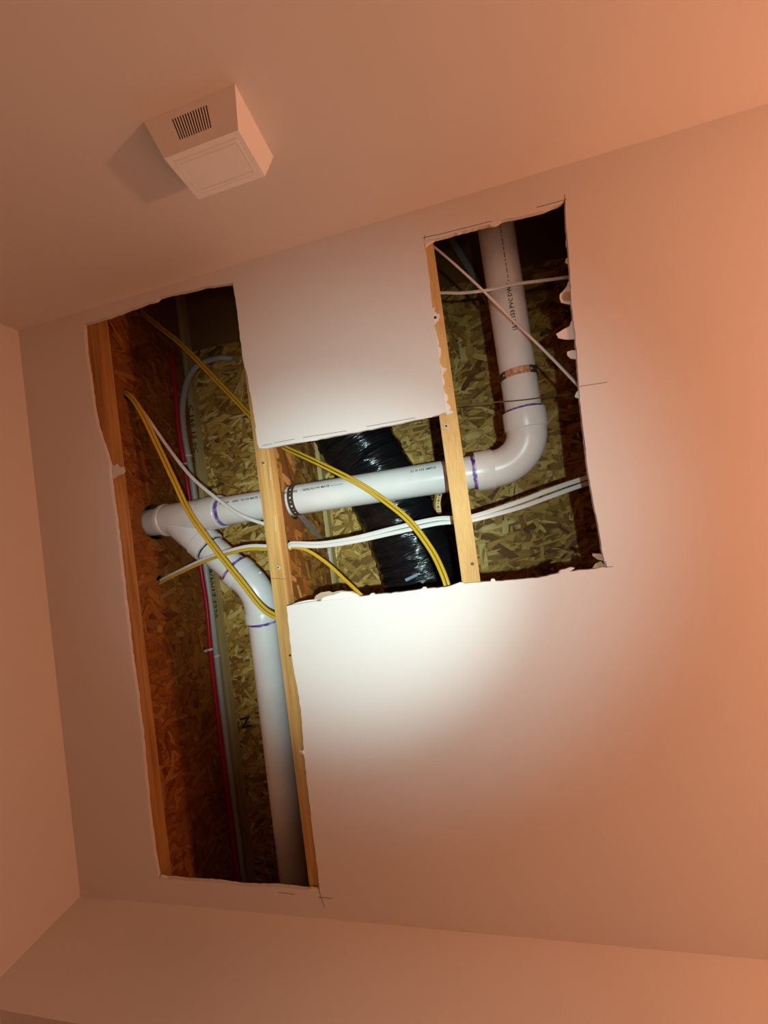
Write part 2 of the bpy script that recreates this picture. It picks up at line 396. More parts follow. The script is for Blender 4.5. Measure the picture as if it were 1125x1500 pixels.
# left/top edges, lower-left slot and panel corner
flap([(354,517),(358,520),(358,527),(362,536),(361,543),(358,538),(356,527)], 0.002, 0.010, M_paperw)
flap([(374,627),(379,630),(378,637),(381,640),(379,646),(381,652),(380,657),(377,650)], 0.002, 0.010, M_paperw)
flap([(432,649),(450,644),(462,643),(470,642),(464,645)], -0.0006, 0.003, M_paperw)
flap([(606,616),(618,613),(632,609),(640,607),(632,611)], -0.0006, 0.003, M_paperw)
flap([(445,1306),(455,1302),(466,1303),(468,1309)], 0.0005, 0.008, M_paperw)
flap([(232,1289),(235,1284),(242,1286),(247,1288)], 0.002, 0.010, M_paperw)

def stroke(a, b, w=0.0010):
    A, B = at(*a, 0), at(*b, 0); d = (B - A).normalized(); s = Vector((-d.y, d.x, 0)) * w / 2
    lo, up = Vector((0, 0, -0.0004)), Vector((0, 0, 0.0002))
    V = [A + s + lo, B + s + lo, B - s + lo, A - s + lo, A + s + up, B + s + up, B - s + up, A - s + up]
    put('pencil_line', fix(mesh('pencil_line', V, [(0,1,2,3),(7,6,5,4),(0,4,5,1),(1,5,6,2),(2,6,7,3),(3,7,4,0)])), M_pencil, ceiling)
for a, b in [((827,285),(828,300)), ((786,304),(830,292)), ((849,566),(889,560)), ((884,831),(898,830)), ((887,822),(889,832)),
             ((468,1306),(475,1329)), ((466,1314),(486,1316)), ((408,1307),(432,1310)), ((622,344),(622,352)), ((619,349),(637,344)),
             ((384,653),(398,650)), ((401,649),(432,643)), ((444,641),(508,631)), ((537,625),(608,612)), ((637,345),(720,324)), ((850,600),(858,660)), ((420,887),(470,879))]:
    stroke(a, b)

# ---------------------------------------------------------------- joists
FZ0 = H + T; FH = 0.038; JD = 0.406      # joist bottom, flange depth, joist depth
FZ1 = FZ0 + JD - FH; SUB = FZ0 + JD      # underside of top flange, underside of subfloor
Y0, Y1 = -0.35, 2.60
def flakes(name, n, u0, u1, v0, v1, to3, nrm, seed, ang=0.0, spread=0.6, skip=None, parent=None, m=None, lmax=0.12):
    r = random.Random(seed); V = []; F = []; UV = []; EV = []
    for _ in range(n):
        cu, cv = r.uniform(u0, u1), r.uniform(v0, v1)
        if skip and skip(cu, cv): continue
        L = r.uniform(0.3*lmax, lmax); w = r.uniform(0.007, 0.029) * (0.6 + L / lmax * 0.5); a = r.gauss(ang, spread)
        if r.random() < 0.12: a = r.uniform(0, pi)
        ca, sa = cos(a), sin(a); h0 = r.uniform(0.0004, 0.0024); t1, t2 = r.uniform(-0.0010, 0.0010), r.uniform(-0.0007, 0.0007)
        sh = [(-L/2, -w/2*r.uniform(.1, .8)), (-L*r.uniform(.25, .4), -w/2), (L*r.uniform(.2, .42), -w/2*r.uniform(.7, 1)), (L/2, -w/2*r.uniform(-.3, .7)),
              (L/2*r.uniform(.75, 1), w/2*r.uniform(.5, 1)), (-L*r.uniform(.2, .4), w/2), (-L/2*r.uniform(.9, 1), w/2*r.uniform(0, .6))]
        k = len(sh); n0 = len(V); ox, oy = r.uniform(0, 50), r.uniform(0, 50)
        for top in (1, 0):
            for (x, y) in sh:
                pu = min(max(cu + x*ca - y*sa, u0), u1); pv = min(max(cv + x*sa + y*ca, v0), v1)
                V.append(to3(pu, pv) + nrm * ((h0 + t1*x/L*2 + t2*y/w*2) if top else -0.0002)); UV.append((x + ox, y + oy)); EV.append((x / (L/2), y / (w/2)))
        F.append(tuple(n0 + i for i in range(k)))
        for i in range(k): F.append((n0+i, n0+k+i, n0+k+(i+1) % k, n0+(i+1) % k))
    me = mesh(name, V, F); uvl = me.uv_layers.new(name='UVMap')
    evl = me.uv_layers.new(name='Edge')
    for lp in me.loops: uvl.data[lp.index].uv = UV[lp.vertex_index]; evl.data[lp.index].uv = EV[lp.vertex_index]
    o = put(name, me, m or M_osb, parent); o['kind'] = 'stuff'; return o

JX = [dict(c=0.2535, w=0.046), dict(c=0.7445, w=0.0405), dict(c=1.2312, w=0.042), dict(c=1.719, w=0.046)]
WT = 0.005                      # half web thickness
PX1 = 0.158; PX3 = 0.150        # drain axis height above ceiling at joists
A_ = at(225, 765, PX1); B_ = at(640, 700, PX3)
def drain_at(x): t = (x - A_.x) / (B_.x - A_.x); return A_ + (B_ - A_) * t
pierce = {0: [], 1: [], 2: [], 3: []}
for k in range(3): c = drain_at(JX[k]['c']); pierce[k].append((c.y, c.z, 0.058))
c1 = onp(186, 577, 0, JX[0]['c'] + WT); pierce[0].append((c1.y + 0.002, c1.z + 0.004, 0.020))
c2 = onp(235, 850, 0, JX[0]['c'] + WT); pierce[0].append((c2.y, c2.z, 0.016))
c3 = onp(416, 654, 0, JX[1]['c'] + WT); pierce[1].append((c3.y, c3.z, 0.018))
c4 = onp(426, 798, 0, JX[1]['c'] + WT); pierce[1].append((c4.y, c4.z, 0.019))
c5 = Vector((JX[1]['c'], at(407, 915, 0.085).y, H + 0.085)); pierce[1].append((c5.y, c5.z, 0.017))
c6 = Vector((JX[1]['c'], at(392, 779, 0.085).y, H + 0.085)); pierce[1].append((c6.y, c6.z, 0.014))
c7 = Vector((JX[2]['c'], at(676, 759, 0.105).y, H + 0.105)); pierce[2].append((c7.y, c7.z, 0.020))
c8 = Vector((JX[2]['c'], at(632, 355, 0.07).y, H + 0.07)); pierce[2].append((c8.y, c8.z, 0.013))
c9 = Vector((JX[2]['c'], at(640, 429, 0.095).y, H + 0.095)); pierce[2].append((c9.y, c9.z, 0.013))
JL = ['engineered floor joist with orange-lit web at the left edge of the long slot',
      'engineered floor joist of grainy fir between the long slot and the middle opening',
      'engineered floor joist with smooth pale flange between middle and right openings',
      'shadowed engineered floor joist hidden over the right edge of the right opening']
joists = []
for k, j in enumerate(JX):
    c, w = j['c'], j['w']
    t = thing('floor_joist', (c, 0.8, FZ0), JL[k], 'joist', 'floor joists'); joists.append(t)
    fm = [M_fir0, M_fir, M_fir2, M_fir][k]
    def flange(z0, z1, nm, m):
        b = MB().box((c - w/2, Y0, z0), (c + w/2, Y1, z1)).mesh(nm)
        bm = bmesh.new(); bm.from_mesh(b); bmesh.ops.recalc_face_normals(bm, faces=bm.faces)
        bmesh.ops.bevel(bm, geom=[e for e in bm.edges if abs((e.verts[0].co - e.verts[1].co).y) > 1], offset=0.0018, segments=2, affect='EDGES'); bm.to_mesh(b); bm.free()
        return put(nm, b, m, t)
    flange(FZ0, FZ0 + FH, 'bottom_flange', fm)
    flange(FZ1, SUB, 'top_flange', M_fir3)
    wmh = fill2d([(Y0, FZ0 + FH), (Y1, FZ0 + FH), (Y1, FZ1), (Y0, FZ1)], [ring2d(y, z, r, 28) for (y, z, r) in pierce[k]],
                 lambda p: Vector((c - WT, p[0], p[1])), Vector((2*WT, 0, 0)), 'web')
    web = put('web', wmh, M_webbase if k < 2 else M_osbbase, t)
    sides = {0: [1], 1: [1, -1], 2: [1, -1], 3: [-1]}[k]
    for s in sides:
        def sk(u, v, k=k): return any((u - y)**2 + (v - z)**2 < (r + 0.03)**2 for (y, z, r) in pierce[k])
        # small strands also hug the holes, the big ones keep clear of them
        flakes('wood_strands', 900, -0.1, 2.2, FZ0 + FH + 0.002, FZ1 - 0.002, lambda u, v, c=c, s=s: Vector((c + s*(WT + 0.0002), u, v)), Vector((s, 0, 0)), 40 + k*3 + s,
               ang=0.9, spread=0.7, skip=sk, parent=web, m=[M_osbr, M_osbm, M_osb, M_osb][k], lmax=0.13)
        def sk2(u, v, k=k): return any((u - y)**2 + (v - z)**2 < (r + 0.013)**2 for (y, z, r) in pierce[k])
        flakes('wood_strands', 260, -0.1, 2.2, FZ0 + FH + 0.002, FZ1 - 0.002, lambda u, v, c=c, s=s: Vector((c + s*(WT + 0.0002), u, v)), Vector((s, 0, 0)), 140 + k*3 + s,
               ang=0.5, spread=0.9, skip=sk2, parent=web, m=[M_osbr, M_osbm, M_osb, M_osb][k], lmax=0.026 + 0.014)
M_chip = mat('chipped_gypsum', (0.66, 0.52, 0.38), 0.9)
# screws / nail holes and finger joints
def screw(k, u, v, r=0.0042, dark=True, stub=False):
    p = at(u, v, T); b = MB()
    V, F = sweep([p + Vector((0, 0, 0.004)), p + Vector((0, 0, -0.0004)), p + Vector((0, 0, -0.0014 if not stub else -0.010))], circle(r, 12), scale=[1, 1, 0.8]); b.add(V, F)
    V, F = sweep([p + Vector((0, 0, -0.0013 if not stub else -0.0098)), p + Vector((0, 0, -0.0019 if not stub else -0.0104))], circle(r * 0.4, 4)); b.add(V, F)
    put('screw', fix(b.mesh('screw')), M_screw if dark else M_galv, joists[k])
def chips(k, u, v, r, seed, m=None, nm='torn_paper_ring'):
    p = at(u, v, T); rr = random.Random(seed); out = [(p.x + r*rr.uniform(.7, 1.35)*cos(2*pi*i/14), p.y + r*rr.uniform(.7, 1.35)*sin(2*pi*i/14)) for i in range(14)]
    mm = fill2d(out, [ring2d(p.x, p.y, r*0.45, 10)], lambda q: Vector((q[0], q[1], FZ0 - 0.0016)), Vector((0, 0, 0.0018)), nm); put(nm, mm, m or M_paperw, joists[k])
screw(1, 386, 678); screw(1, 407, 832, 0.0035); screw(2, 654, 624); screw(2, 692, 826, 0.0038); screw(2, 637.5, 465.5, 0.004); screw(1, 425, 960, 0.003); screw(2, 656.5, 569, 0.0025, dark=False)
chips(1, 408, 831, 0.0052, 5, M_chip); chips(2, 653.5, 624.3, 0.0058, 6, M_chip); chips(2, 638, 465, 0.010, 9); chips(1, 387, 678.5, 0.0048, 12, M_chip)
# drywall screw sticking out of joist near the long slot
p = at(441, 1098, T); b = MB(); V, F = sweep([p + Vector((-0.006, 0, 0.003)), p + Vector((0.004, -0.001, -0.010)), p + Vector((0.010, -0.001, -0.011)), p + Vector((0.012, -0.001, -0.011))], circle(0.0042, 10), scale=[0.8, 0.8, 1.0, 1.3]); b.add(V, F)
put('screw', fix(b.mesh('screw')), M_clip, joists[1])
def smear(k, pts, m, nm, dz=0.0015):
    P = [at(u, v, T) for u, v in pts]
    mm = fill2d([(q.x, q.y) for q in P], [], lambda q: Vector((q[0], q[1], FZ0 - dz)), Vector((0, 0, dz + 0.0003)), nm); return put(nm, mm, m, joists[k])
smear(0, [(163,678),(167,683),(172,679),(176,685),(182,684),(184,690),(181,694),(174,696),(168,701),(164,697),(166,690)], M_gyp, 'plaster_smear')
for pts in ([(394.5,685),(396,684),(397.5,703),(396,704)], [(402,755),(403.5,755),(405,778),(403.5,779)]): smear(1, pts, mat('sapwood', (0.72, 0.55, 0.33), 0.7), 'pale_streak', 0.0005)
smear(1, [(397,847),(418,848),(418,848.5),(397,847.5)], M_strap, 'finger_joint', 0.0003)

# ---------------------------------------------------------------- subfloor
sub = thing('subfloor_panel', (0.9, 0.8, SUB), 'oriented strand board subfloor seen above the pipes and joists', 'subfloor')
put('board', fix(MB().box((-0.2, Y0, SUB), (2.3, Y1, SUB + 0.019)).mesh('board')), M_osbbase, sub)
flakes('wood_strands', 7000, 0.24, 1.75, -0.05, 2.35, lambda u, v: Vector((u, v, SUB - 0.0002)), Vector((0, 0, -1)), 11, ang=-0.35, spread=0.6, parent=sub, lmax=0.155)
flakes('wood_strands', 700, 0.24, 1.75, -0.05, 2.35, lambda u, v: Vector((u, v, SUB - 0.0012)), Vector((0, 0, -1)), 12, ang=-0.2, spread=0.9, parent=sub, lmax=0.05)

def text_mesh(s, size, name):
    c = bpy.data.curves.new(name, 'FONT'); c.body = s; c.size = size; c.extrude = 0.0; c.offset = size * 0.022; c.resolution_u = 1
    o = bpy.data.objects.new(name, c); COL.objects.link(o); dg = bpy.context.evaluated_depsgraph_get()
    m = bpy.data.meshes.new_from_object(o.evaluated_get(dg)); bpy.data.objects.remove(o); bpy.data.curves.remove(c)
    m.name = name; return m
# stamp on the first joist's top flange, reading down the picture
def flat_text(s, size, p, along, up, parent, m=M_ink, thick=0.0005, stretch=1.0):
    me = text_mesh(s, size, 'lettering'); along = along.normalized(); up = up.normalized()
    for v in me.vertices: q = v.co.copy(); v.co = p + along * q.x * stretch + up * q.y
    return put('lettering', me, m, parent)
pz = FZ1 - 0.0005
xs = JX[0]['c'] + 0.0065
ya = at(300, 834, T + JD - FH).y
flat_text('8/30/17 1220', 0.0245, Vector((xs, ya, pz)), Vector((0, 1, 0)), Vector((1, 0, 0)), joists[0], stretch=1.45)
flat_text('C 160 1S 0C', 0.0245, Vector((xs, at(290, 590, T + JD - FH).y, pz)), Vector((0, 1, 0)), Vector((1, 0, 0)), joists[0], stretch=1.5)
flat_text('N', 0.06, Vector((at(352, 1050, 0.418).x, at(352, 1050, 0.418).y, SUB - 0.0035)), Vector((0.2, 1, 0)), Vector((1, -0.2, 0)), sub)

# ---------------------------------------------------------------- drain piping (glued together: one thing)
R = 0.0445
drain = thing('drain_pipe', tuple(drain_at(0.95)), 'white plastic drain line with wye and elbows running through the joists', 'pipe')
def tube(name, path, r0, m, parent, n=32, hollow=False):
    V, F = sweep(path, circle(r0, n), cap=True); return put(name, fix(mesh(name, V, F), 0.6), m, parent)
def lathe(name, path_r, m, parent, n=32):
    """path_r: list of (point, radius)"""
    V, F = sweep([p for p, _ in path_r], circle(1.0, n), scale=[q for _, q in path_r]); return put(name, fix(mesh(name, V, F), 0.5), m, parent)
def band(name, p, d, wdt, rr, m, parent):
    d = d.normalized(); V, F = sweep([p - d*wdt/2, p - d*wdt/2, p + d*wdt/2, p + d*wdt/2], circle(1.0, 32), scale=[rr - 0.003, rr, rr, rr - 0.003])
    # first and last rings share a point with their neighbour: nudge so the sweep has a direction
    return put(name, fix(mesh(name, V, F), 0.5), m, parent)
def ringband(name, p, d, wdt, rr, m, parent, ragged=0.0, seed=1):
    d = d.normalized(); s = d.cross(Vector((0, 0, 1))).normalized(); u = s.cross(d); n = 48; V = []; F = []; rnd = random.Random(seed)
    for i in range(n):
        a = 2*pi*i/n; e = s*cos(a) + u*sin(a); j0, j1 = rnd.uniform(-ragged, ragged), rnd.uniform(-ragged, ragged)
        V += [p + d*(-wdt/2 + j0) + e*(rr - 0.0012), p + d*(-wdt/2 + j0) + e*rr, p + d*(wdt/2 + j1) + e*rr, p + d*(wdt/2 + j1) + e*(rr - 0.0012)]
    for i in range(n):
        a, b2 = i*4, ((i+1) % n)*4
        for q in range(3): F.append((a+q, a+q+1, b2+q+1, b2+q))
    return put(name, fix(mesh(name, V, F)), m, parent)
def cyl_text(s, size, p, d, ang, rr, parent):
    """print along a pipe: starts at p on the axis, runs along d, at angle ang from straight down"""
    me = text_mesh(s, size, 'lettering'); d = d.normalized(); dn = Vector((0, 0, -1)); dn = (dn - d*dn.dot(d)).normalized(); sd = dn.cross(d).normalized()
    for v in me.vertices:
        q = v.co.copy(); a = ang + q.y / rr
        v.co = p + d*q.x + (dn*cos(a) + sd*sin(a)) * (rr + 0.0004)
    return put('lettering', me, M_ink, parent)
HD = (B_ - A_).normalized()
corner_x = at(768, 676, PX3 - 0.005).x
# key stations on the horizontal line
s_end = drain_at(0.262); s_ring = onp(243, 763, 2, A_.z); s_hub = at(328, 750, PX1)
s_end = drain_at(0.236)
s_ring = drain_at(at(243, 763, PX1).x); s_hub = drain_at(at(327, 751, PX1).x)
s_elb = drain_at(at(697, 691, PX3).x); s_elb2 = drain_at(at(726, 688, PX3).x)
hp = tube('straight_pipe', [s_hub - HD*0.03, s_elb + HD*0.03], R, M_pvc, drain)
st = tube('stub_pipe', [s_end - HD*0.12, s_ring + HD*0.02], R*0.995, M_pvc, drain)
RH = 0.0528
# wye body: main run with hubs, and a 45 degree branch
VA = at(385, 908, 0.185); VB = at(431, 1283, 0.205); VD = (VB - VA).normalized()
b0 = at(262, 764, PX1 + 0.004); b1 = at(366, 852, 0.178); BD = (b1 - b0).normalized()
lathe('wye_fitting', [(s_ring - HD*0.002, 0.042), (s_ring, RH), (s_ring + HD*0.010, RH), (s_ring + HD*0.013, RH - 0.003), (s_ring + HD*0.03, RH - 0.003), (s_hub - HD*0.055, RH - 0.003), (s_hub - HD*0.052, RH), (s_hub - HD*0.003, RH), (s_hub, RH - 0.002), (s_hub, 0.043)], M_pvc, drain)
e_hub = at(307, 802, PX1 + 0.012); e_hub = b0 + BD * (e_hub - b0).dot(BD)
lathe('wye_branch', [(b0 - BD*0.005, RH - 0.003), (e_hub - BD*0.040, RH - 0.003), (e_hub - BD*0.037, RH), (e_hub - BD*0.002, RH), (e_hub, RH - 0.002), (e_hub, 0.043)], M_pvc, drain)
# 45 elbow
j0 = b0 + BD * ((at(349, 832, 0.175) - b0).dot(BD))
tube('short_pipe', [e_hub - BD*0.02, j0 + BD*0.02], R, M_pvc, drain)
def elbow(name, P0, D0, P1, D1, rb, hubl, parent, nn=14):
    """hub - swept bend - hub ; P0/P1 outer hub ends, D0 into the fitting, D1 out of it"""
    a, c = P0 + D0*hubl, P1 - D1*hubl
    L = (c - a).length * 0.40; pts = []
    for i in range(nn + 1):
        t = i / nn; pts.append(a*(1-t)**3 + (a + D0*L)*3*t*(1-t)**2 + (c - D1*L)*3*t*t*(1-t) + c*t**3)
    path = [P0, P0, a - D0*0.003, a] ; rad = [0.043, RH, RH, rb]
    path = [P0 - D0*0.0004, P0, a - D0*0.003, a - D0*0.0005] + pts + [c + D1*0.0005, c + D1*0.003, P1, P1 + D1*0.0004]
    rad = [0.043, RH, RH, RH - 0.001] + [rb]*len(pts) + [RH - 0.001, RH, RH, 0.043]
    V, F = sweep(path, circle(1.0, 36), scale=rad); return put(name, fix(mesh(name, V, F), 0.6), M_pvc, parent)
vh = VA
elbow('elbow_fitting', j0, BD, vh, VD, RH - 0.003, 0.030, drain)
vp = tube('straight_pipe', [VA - VD*0.03, VB + VD*0.25], R, M_pvc, drain)
# 90 elbow on the right and the riser beyond it
UA = at(767, 603, 0.128); UB = at(727, 340, 0.122); UD = (UB - UA).normalized()
elb = elbow('elbow_fitting', s_elb, HD, UA, UD, RH - 0.0035, 0.046, drain, 20)
up_ = tube('straight_pipe', [UA - UD*0.03, UB + UD*0.30], R, M_pvc, drain)
def nub(p, d, r, l):
    V, F = sweep([p - d*l, p, p + d*l, p + d*(l + 0.0008)], circle(r, 10), scale=[1, 1, 1, 0.7]); put('mould_nub', fix(mesh('mould_nub', V, F), 0.6), M_pvc, drain)
nub(at(791, 640, 0.13), Vector((1, 0.1, 0)).normalized(), 0.004, 0.006)
nub(at(381, 839, 0.155), Vector((0.5, -0.3, -0.8)).normalized(), 0.004, 0.004)
ringband('primer_ring', s_hub + HD*0.006, HD, 0.012, R + 0.0006, M_primer, drain, 0.0015, 2)
ringband('primer_ring', s_elb - HD*0.006, HD, 0.008, R + 0.0006, M_primer, drain, 0.0015, 3)
ringband('primer_ring', VA + VD*0.005, VD, 0.008, R + 0.0006, M_primer, drain, 0.0015, 4)
ringband('primer_ring', j0 - BD*0.006, BD, 0.010, R + 0.0006, M_primer, drain, 0.002, 5)
ringband('primer_ring', e_hub + BD*0.004, BD, 0.005, R + 0.0006, M_darkring, drain, 0.0006, 6)
ringband('primer_ring', UA + UD*0.004, UD, 0.005, R + 0.0006, M_primer, drain, 0.001, 7)
cyl_text('SERE 40    SERE   FLOW MATE  DWV', 0.010, s_hub + HD*0.02, HD, 0.42, R, hp)
cyl_text('40 A SERE    -"SERE FLOW MATE ------------', 0.010, drain_at(at(427, 733, PX1).x), HD, 0.42, R, hp)
cyl_text('21 X 153 3MT15', 0.010, drain_at(at(606, 704, PX1).x), HD, 0.50, R, hp)
cyl_text('15 X 153 PVC DWV - -- --- -- - --- -- ---- - -- - -- -- ---', 0.014, UA + UD*0.19, UD, -0.12, R, up_)

# ---------------------------------------------------------------- perforated straps
def ribbon(path, wdirs, width, pitch, m, name, parent, solid=False, thick=0.0009, holes=True):
    L = [0.0]
    for i in range(1, len(path)): L.append(L[-1] + (path[i] - path[i-1]).length)
    tot = L[-1]
    def ev(s, t):
        s = min(max(s, 0), tot)
        for i in range(1, len(L)):
            if s <= L[i] + 1e-9: break
        q = (s - L[i-1]) / max(L[i] - L[i-1], 1e-9)
        return path[i-1].lerp(path[i], q) + wdirs[i-1].lerp(wdirs[i], q) * t
    n = max(1, int(tot / pitch)); pc = tot / n; V = []; F = []
    for k in range(n):
        cs = (k + 0.5) * pc; r = (0.0034 if k % 2 == 0 else 0.0019) if holes else 0.0
        if not holes:
            i0 = len(V); V += [ev(k*pc, -width/2), ev((k+1)*pc, -width/2), ev((k+1)*pc, width/2), ev(k*pc, width/2)]; F.append((i0, i0+1, i0+2, i0+3)); continue
        out = [(pc/2, 0), (pc/2, width/2), (0, width/2), (-pc/2, width/2), (-pc/2, 0), (-pc/2, -width/2), (0, -width/2), (pc/2, -width/2)]
        i0 = len(V)
        for (a, b2) in out: V.append(ev(cs + a, b2))
        for i in range(8): a = 2*pi*i/8; V.append(ev(cs + r*cos(a), r*sin(a)))
        for i in range(8): F.append((i0+i, i0+(i+1) % 8, i0+8+(i+1) % 8, i0+8+i))
    me = mesh(name, V, F)
    o = put(name, me, m, parent)
    bm = bmesh.new(); bm.from_mesh(me); bmesh.ops.remove_doubles(bm, verts=bm.verts, dist=1e-5); bm.to_mesh(me); bm.free()
    md = o.modifiers.new('thickness', 'SOLIDIFY'); md.thickness = thick; md.offset = 0
    return o
def wrap(p, d, rr, a0, a1, n=24):
    d = d.normalized(); s = d.cross(Vector((0, 0, 1))).normalized(); u = s.cross(d)
    return [p + (s*cos(a0 + (a1-a0)*i/n) + u*sin(a0 + (a1-a0)*i/n)) * rr for i in range(n + 1)]
# s axis = HD x Z : points to -y (up the picture); so angle pi is the picture's lower side
pc_ = drain_at(at(436, 731, PX1).x)
stt = thing('pipe_strap', tuple(pc_), 'dark perforated steel strap wrapped round the white pipe beside the fir joist', 'strap', 'pipe straps')
arc = wrap(pc_, HD, R + 0.0014, 0.35, -pi - 0.15, 30)
ribbon(arc, [HD]*len(arc), 0.0185, 0.0120, M_strap, 'pipe_wrap', stt)
tail0 = arc[-1]; tail1 = onp(480, 803, 2, FZ1 - 0.004)
tp = [tail0.lerp(tail1, i/10) for i in range(11)]; td = (tail1 - tail0).normalized(); wd = (td.cross(ray(450, 765).normalized())).normalized()
wd = HD*0.8 + wd*0.2 if wd.dot(HD) > 0 else HD*0.8 - wd*0.2
wd.normalize()
ribbon(tp, [HD.lerp(wd, min(1, i/4)).normalized() for i in range(11)], 0.0185, 0.0120, M_tail, 'hanging_tail', stt)
e0 = Vector((tail1.x, tail1.y, FZ1 - 0.002)); e1 = e0 + Vector((-0.003, 0.055, 0.0005))
ribbon([e0.lerp(e1, i/6) for i in range(7)], [Vector((1, 0.05, 0))]*7, 0.0185, 0.0120, M_galv, 'nailed_end', stt)
arc2 = [arc[0], arc[0] + Vector((-0.012, -0.012, 0.03)), arc[0] + Vector((-0.03, -0.02, 0.08))]
ribbon(arc2, [HD]*3, 0.0185, 0.0120, M_strap, 'hanging_tail', stt)
# coppered strap on the riser
pk = UA + UD*((at(758, 551, 0.128) - UA).dot(UD))
cst = thing('pipe_strap', tuple(pk), 'copper coloured strap with dark ends round the riser above the elbow', 'strap', 'pipe straps')
a_c = wrap(pk, UD, R + 0.0014, -0.70, -2.06, 20)
ribbon(a_c, [UD]*len(a_c), 0.0185, 0.009, M_copper, 'strap_face', cst, holes=False)
for (a0, a1) in ((-0.70, 0.5), (-2.06, -pi - 0.5)):
    a_d = wrap(pk, UD, R + 0.0016, a0, a1, 10); o = ribbon(a_d, [UD]*len(a_d), 0.0185, 0.0095, M_strap, 'dark_end', cst)
p0 = wrap(pk, UD, R + 0.0014, -pi - 0.5, -pi - 0.51, 1)[0]
pth = [p0, p0.lerp(onp(733, 600, 2, H + 0.22), 0.5), onp(733, 600, 2, H + 0.22)]
ribbon(pth, [UD]*3, 0.014, 0.009, M_strap, 'hanging_tail', cst)
# tail of another strap between the pale joist and the duct
t3 = thing('pipe_strap', tuple(drain_at(at(642, 700, PX3).x)), 'tan perforated strap tail below the white pipe beside the pale joist', 'strap', 'pipe straps')
pt = drain_at(at(641, 700, PX3).x)
a3 = wrap(pt, HD, R + 0.0012, -pi*0.98, -pi*1.25, 8)
a3 = list(reversed(a3))
ext = [a3[-1], a3[-1].lerp(at(641, 738, 0.130), 0.5), at(641.5, 739, 0.130), at(643, 750, 0.128)]
ribbon(a3 + ext[1:], [HD]*(len(a3) + 3), 0.013, 0.009, M_fir3, 'hanging_tail', t3)
# thin hanger wire across the right-hand bay
hw = [Vector((JX[2]['c'] + WT, at(672, 592, 0.076).y, H + 0.076)), at(700, 591, 0.074), at(765, 586, 0.0715), at(800, 581, 0.074), at(835, 577, 0.078), Vector((JX[3]['c'] - WT, at(850, 575, 0.08).y, H + 0.08))]
V, F = sweep(catmull(hw, 8), circle(0.0016, 8)); tag(put('hanger_wire', fix(mesh('hanger_wire', V, F), 0.8), M_strap, None, hw[0]), 'thin rusty wire stretched across under the riser above the elbow', 'wire')

# ---------------------------------------------------------------- flexible duct
def duct():
    pts = [at(478, 560, 0.300), at(502, 610, 0.300), at(528, 655, 0.302), at(562, 715, 0.306), at(590, 775, 0.306), at(611, 830, 0.304), at(622, 880, 0.302), at(632, 960, 0.302)]
    path = catmull(pts, 26); n = len(path); k = 72; V = []; F = []
    for i, p in enumerate(path):
        t = (path[min(i+1, n-1)] - path[max(i-1, 0)]).normalized(); s = t.cross(Vector((0, 0, 1))).normalized(); w = s.cross(t)
        for j in range(k):
            a = 2*pi*j/k; e = s*cos(a)*0.120 + w*sin(a)*0.090
            q = p + e; fold = noise.noise(Vector((i*0.20 + 0.8*sin(a*2), cos(a)*1.6, sin(a)*1.6)))
            cr = noise.noise(Vector((i*0.42, cos(a)*3.5 + 5, sin(a)*3.5)))
            spiral = sin(i*0.75 + a)*0.0018
            amp = 1.0
            V.append(q + e.normalized() * (0.006*fold + 0.0050*abs(cr) + spiral) * amp)
    for i in range(n - 1):
        for j in range(k): F.append((i*k+j, i*k+(j+1) % k, (i+1)*k+(j+1) % k, (i+1)*k+j))
    return path, V, F
dpath, V, F = duct()
dth = thing('flexible_duct', tuple(dpath[len(dpath)//2]), 'fat flexible duct in crinkled shiny black plastic behind the white pipe', 'duct')
dm_ = fix(mesh('plastic_sleeve', V, F, True), 1.2)
du = dm_.uv_layers.new(name='UVMap')
for pl in dm_.polygons:
    for li in pl.loop_indices:
        vi = dm_.loops[li].vertex_index; du.data[li].uv = ((vi // 72) / 26.0, abs((vi % 72) - 36) / 36.0)
put('plastic_sleeve', dm_, M_duct, dth)
q = at(603, 846, 0.205)
tv = []
tq = [(593, 848), (610, 840), (612, 843.5), (595, 852)]
tm = fill2d([tuple(at(u, v, 0.207)[:2]) for u, v in tq], [], lambda p: Vector((p[0], p[1], H + 0.206)), Vector((0, 0, 0.002)), 'tape_strip'); put('tape_strip', tm, M_tape, dth)

# ---------------------------------------------------------------- electric cables
def cable(pts, m, label, w=0.0105, h=0.0048, tw=None, group=None, r=None, name='electric_cable'):
    path = catmull(pts, 10); prof = oval(w, h) if r is None else circle(r, 12)
    tws = None
    if tw is not None:
        n = len(path); tws = []
        for i in range(n):
            x = i / (n-1) * (len(tw) - 1); k = min(int(x), len(tw) - 2); tws.append(tw[k] + (tw[k+1] - tw[k]) * (x - k))
    V, F = sweep(path, prof, twist=tws)
    o = put(name, fix(mesh(name, V, F), 0.9), m, None, path[0]); return tag(o, label, 'cable', group)
W1 = JX[0]['c']; W2 = JX[1]['c']; W3 = JX[2]['c']; W4 = JX[3]['c']
def pair(pts, sep):
    A, B = [], []
    for i, p in enumerate(pts):
        t = (pts[min(i+1, len(pts)-1)] - pts[max(i-1, 0)]).normalized(); n = t.cross((p - CAM_P).normalized()).normalized() * sep / 2
        A.append(p - n); B.append(p + n)
    return A, B
def off(pts, du, dv): return [(u + du, v + dv, h) for u, v, h in pts]
def P3(L): return [at(*q) if len(q) == 3 and isinstance(q, tuple) else q for q in L]
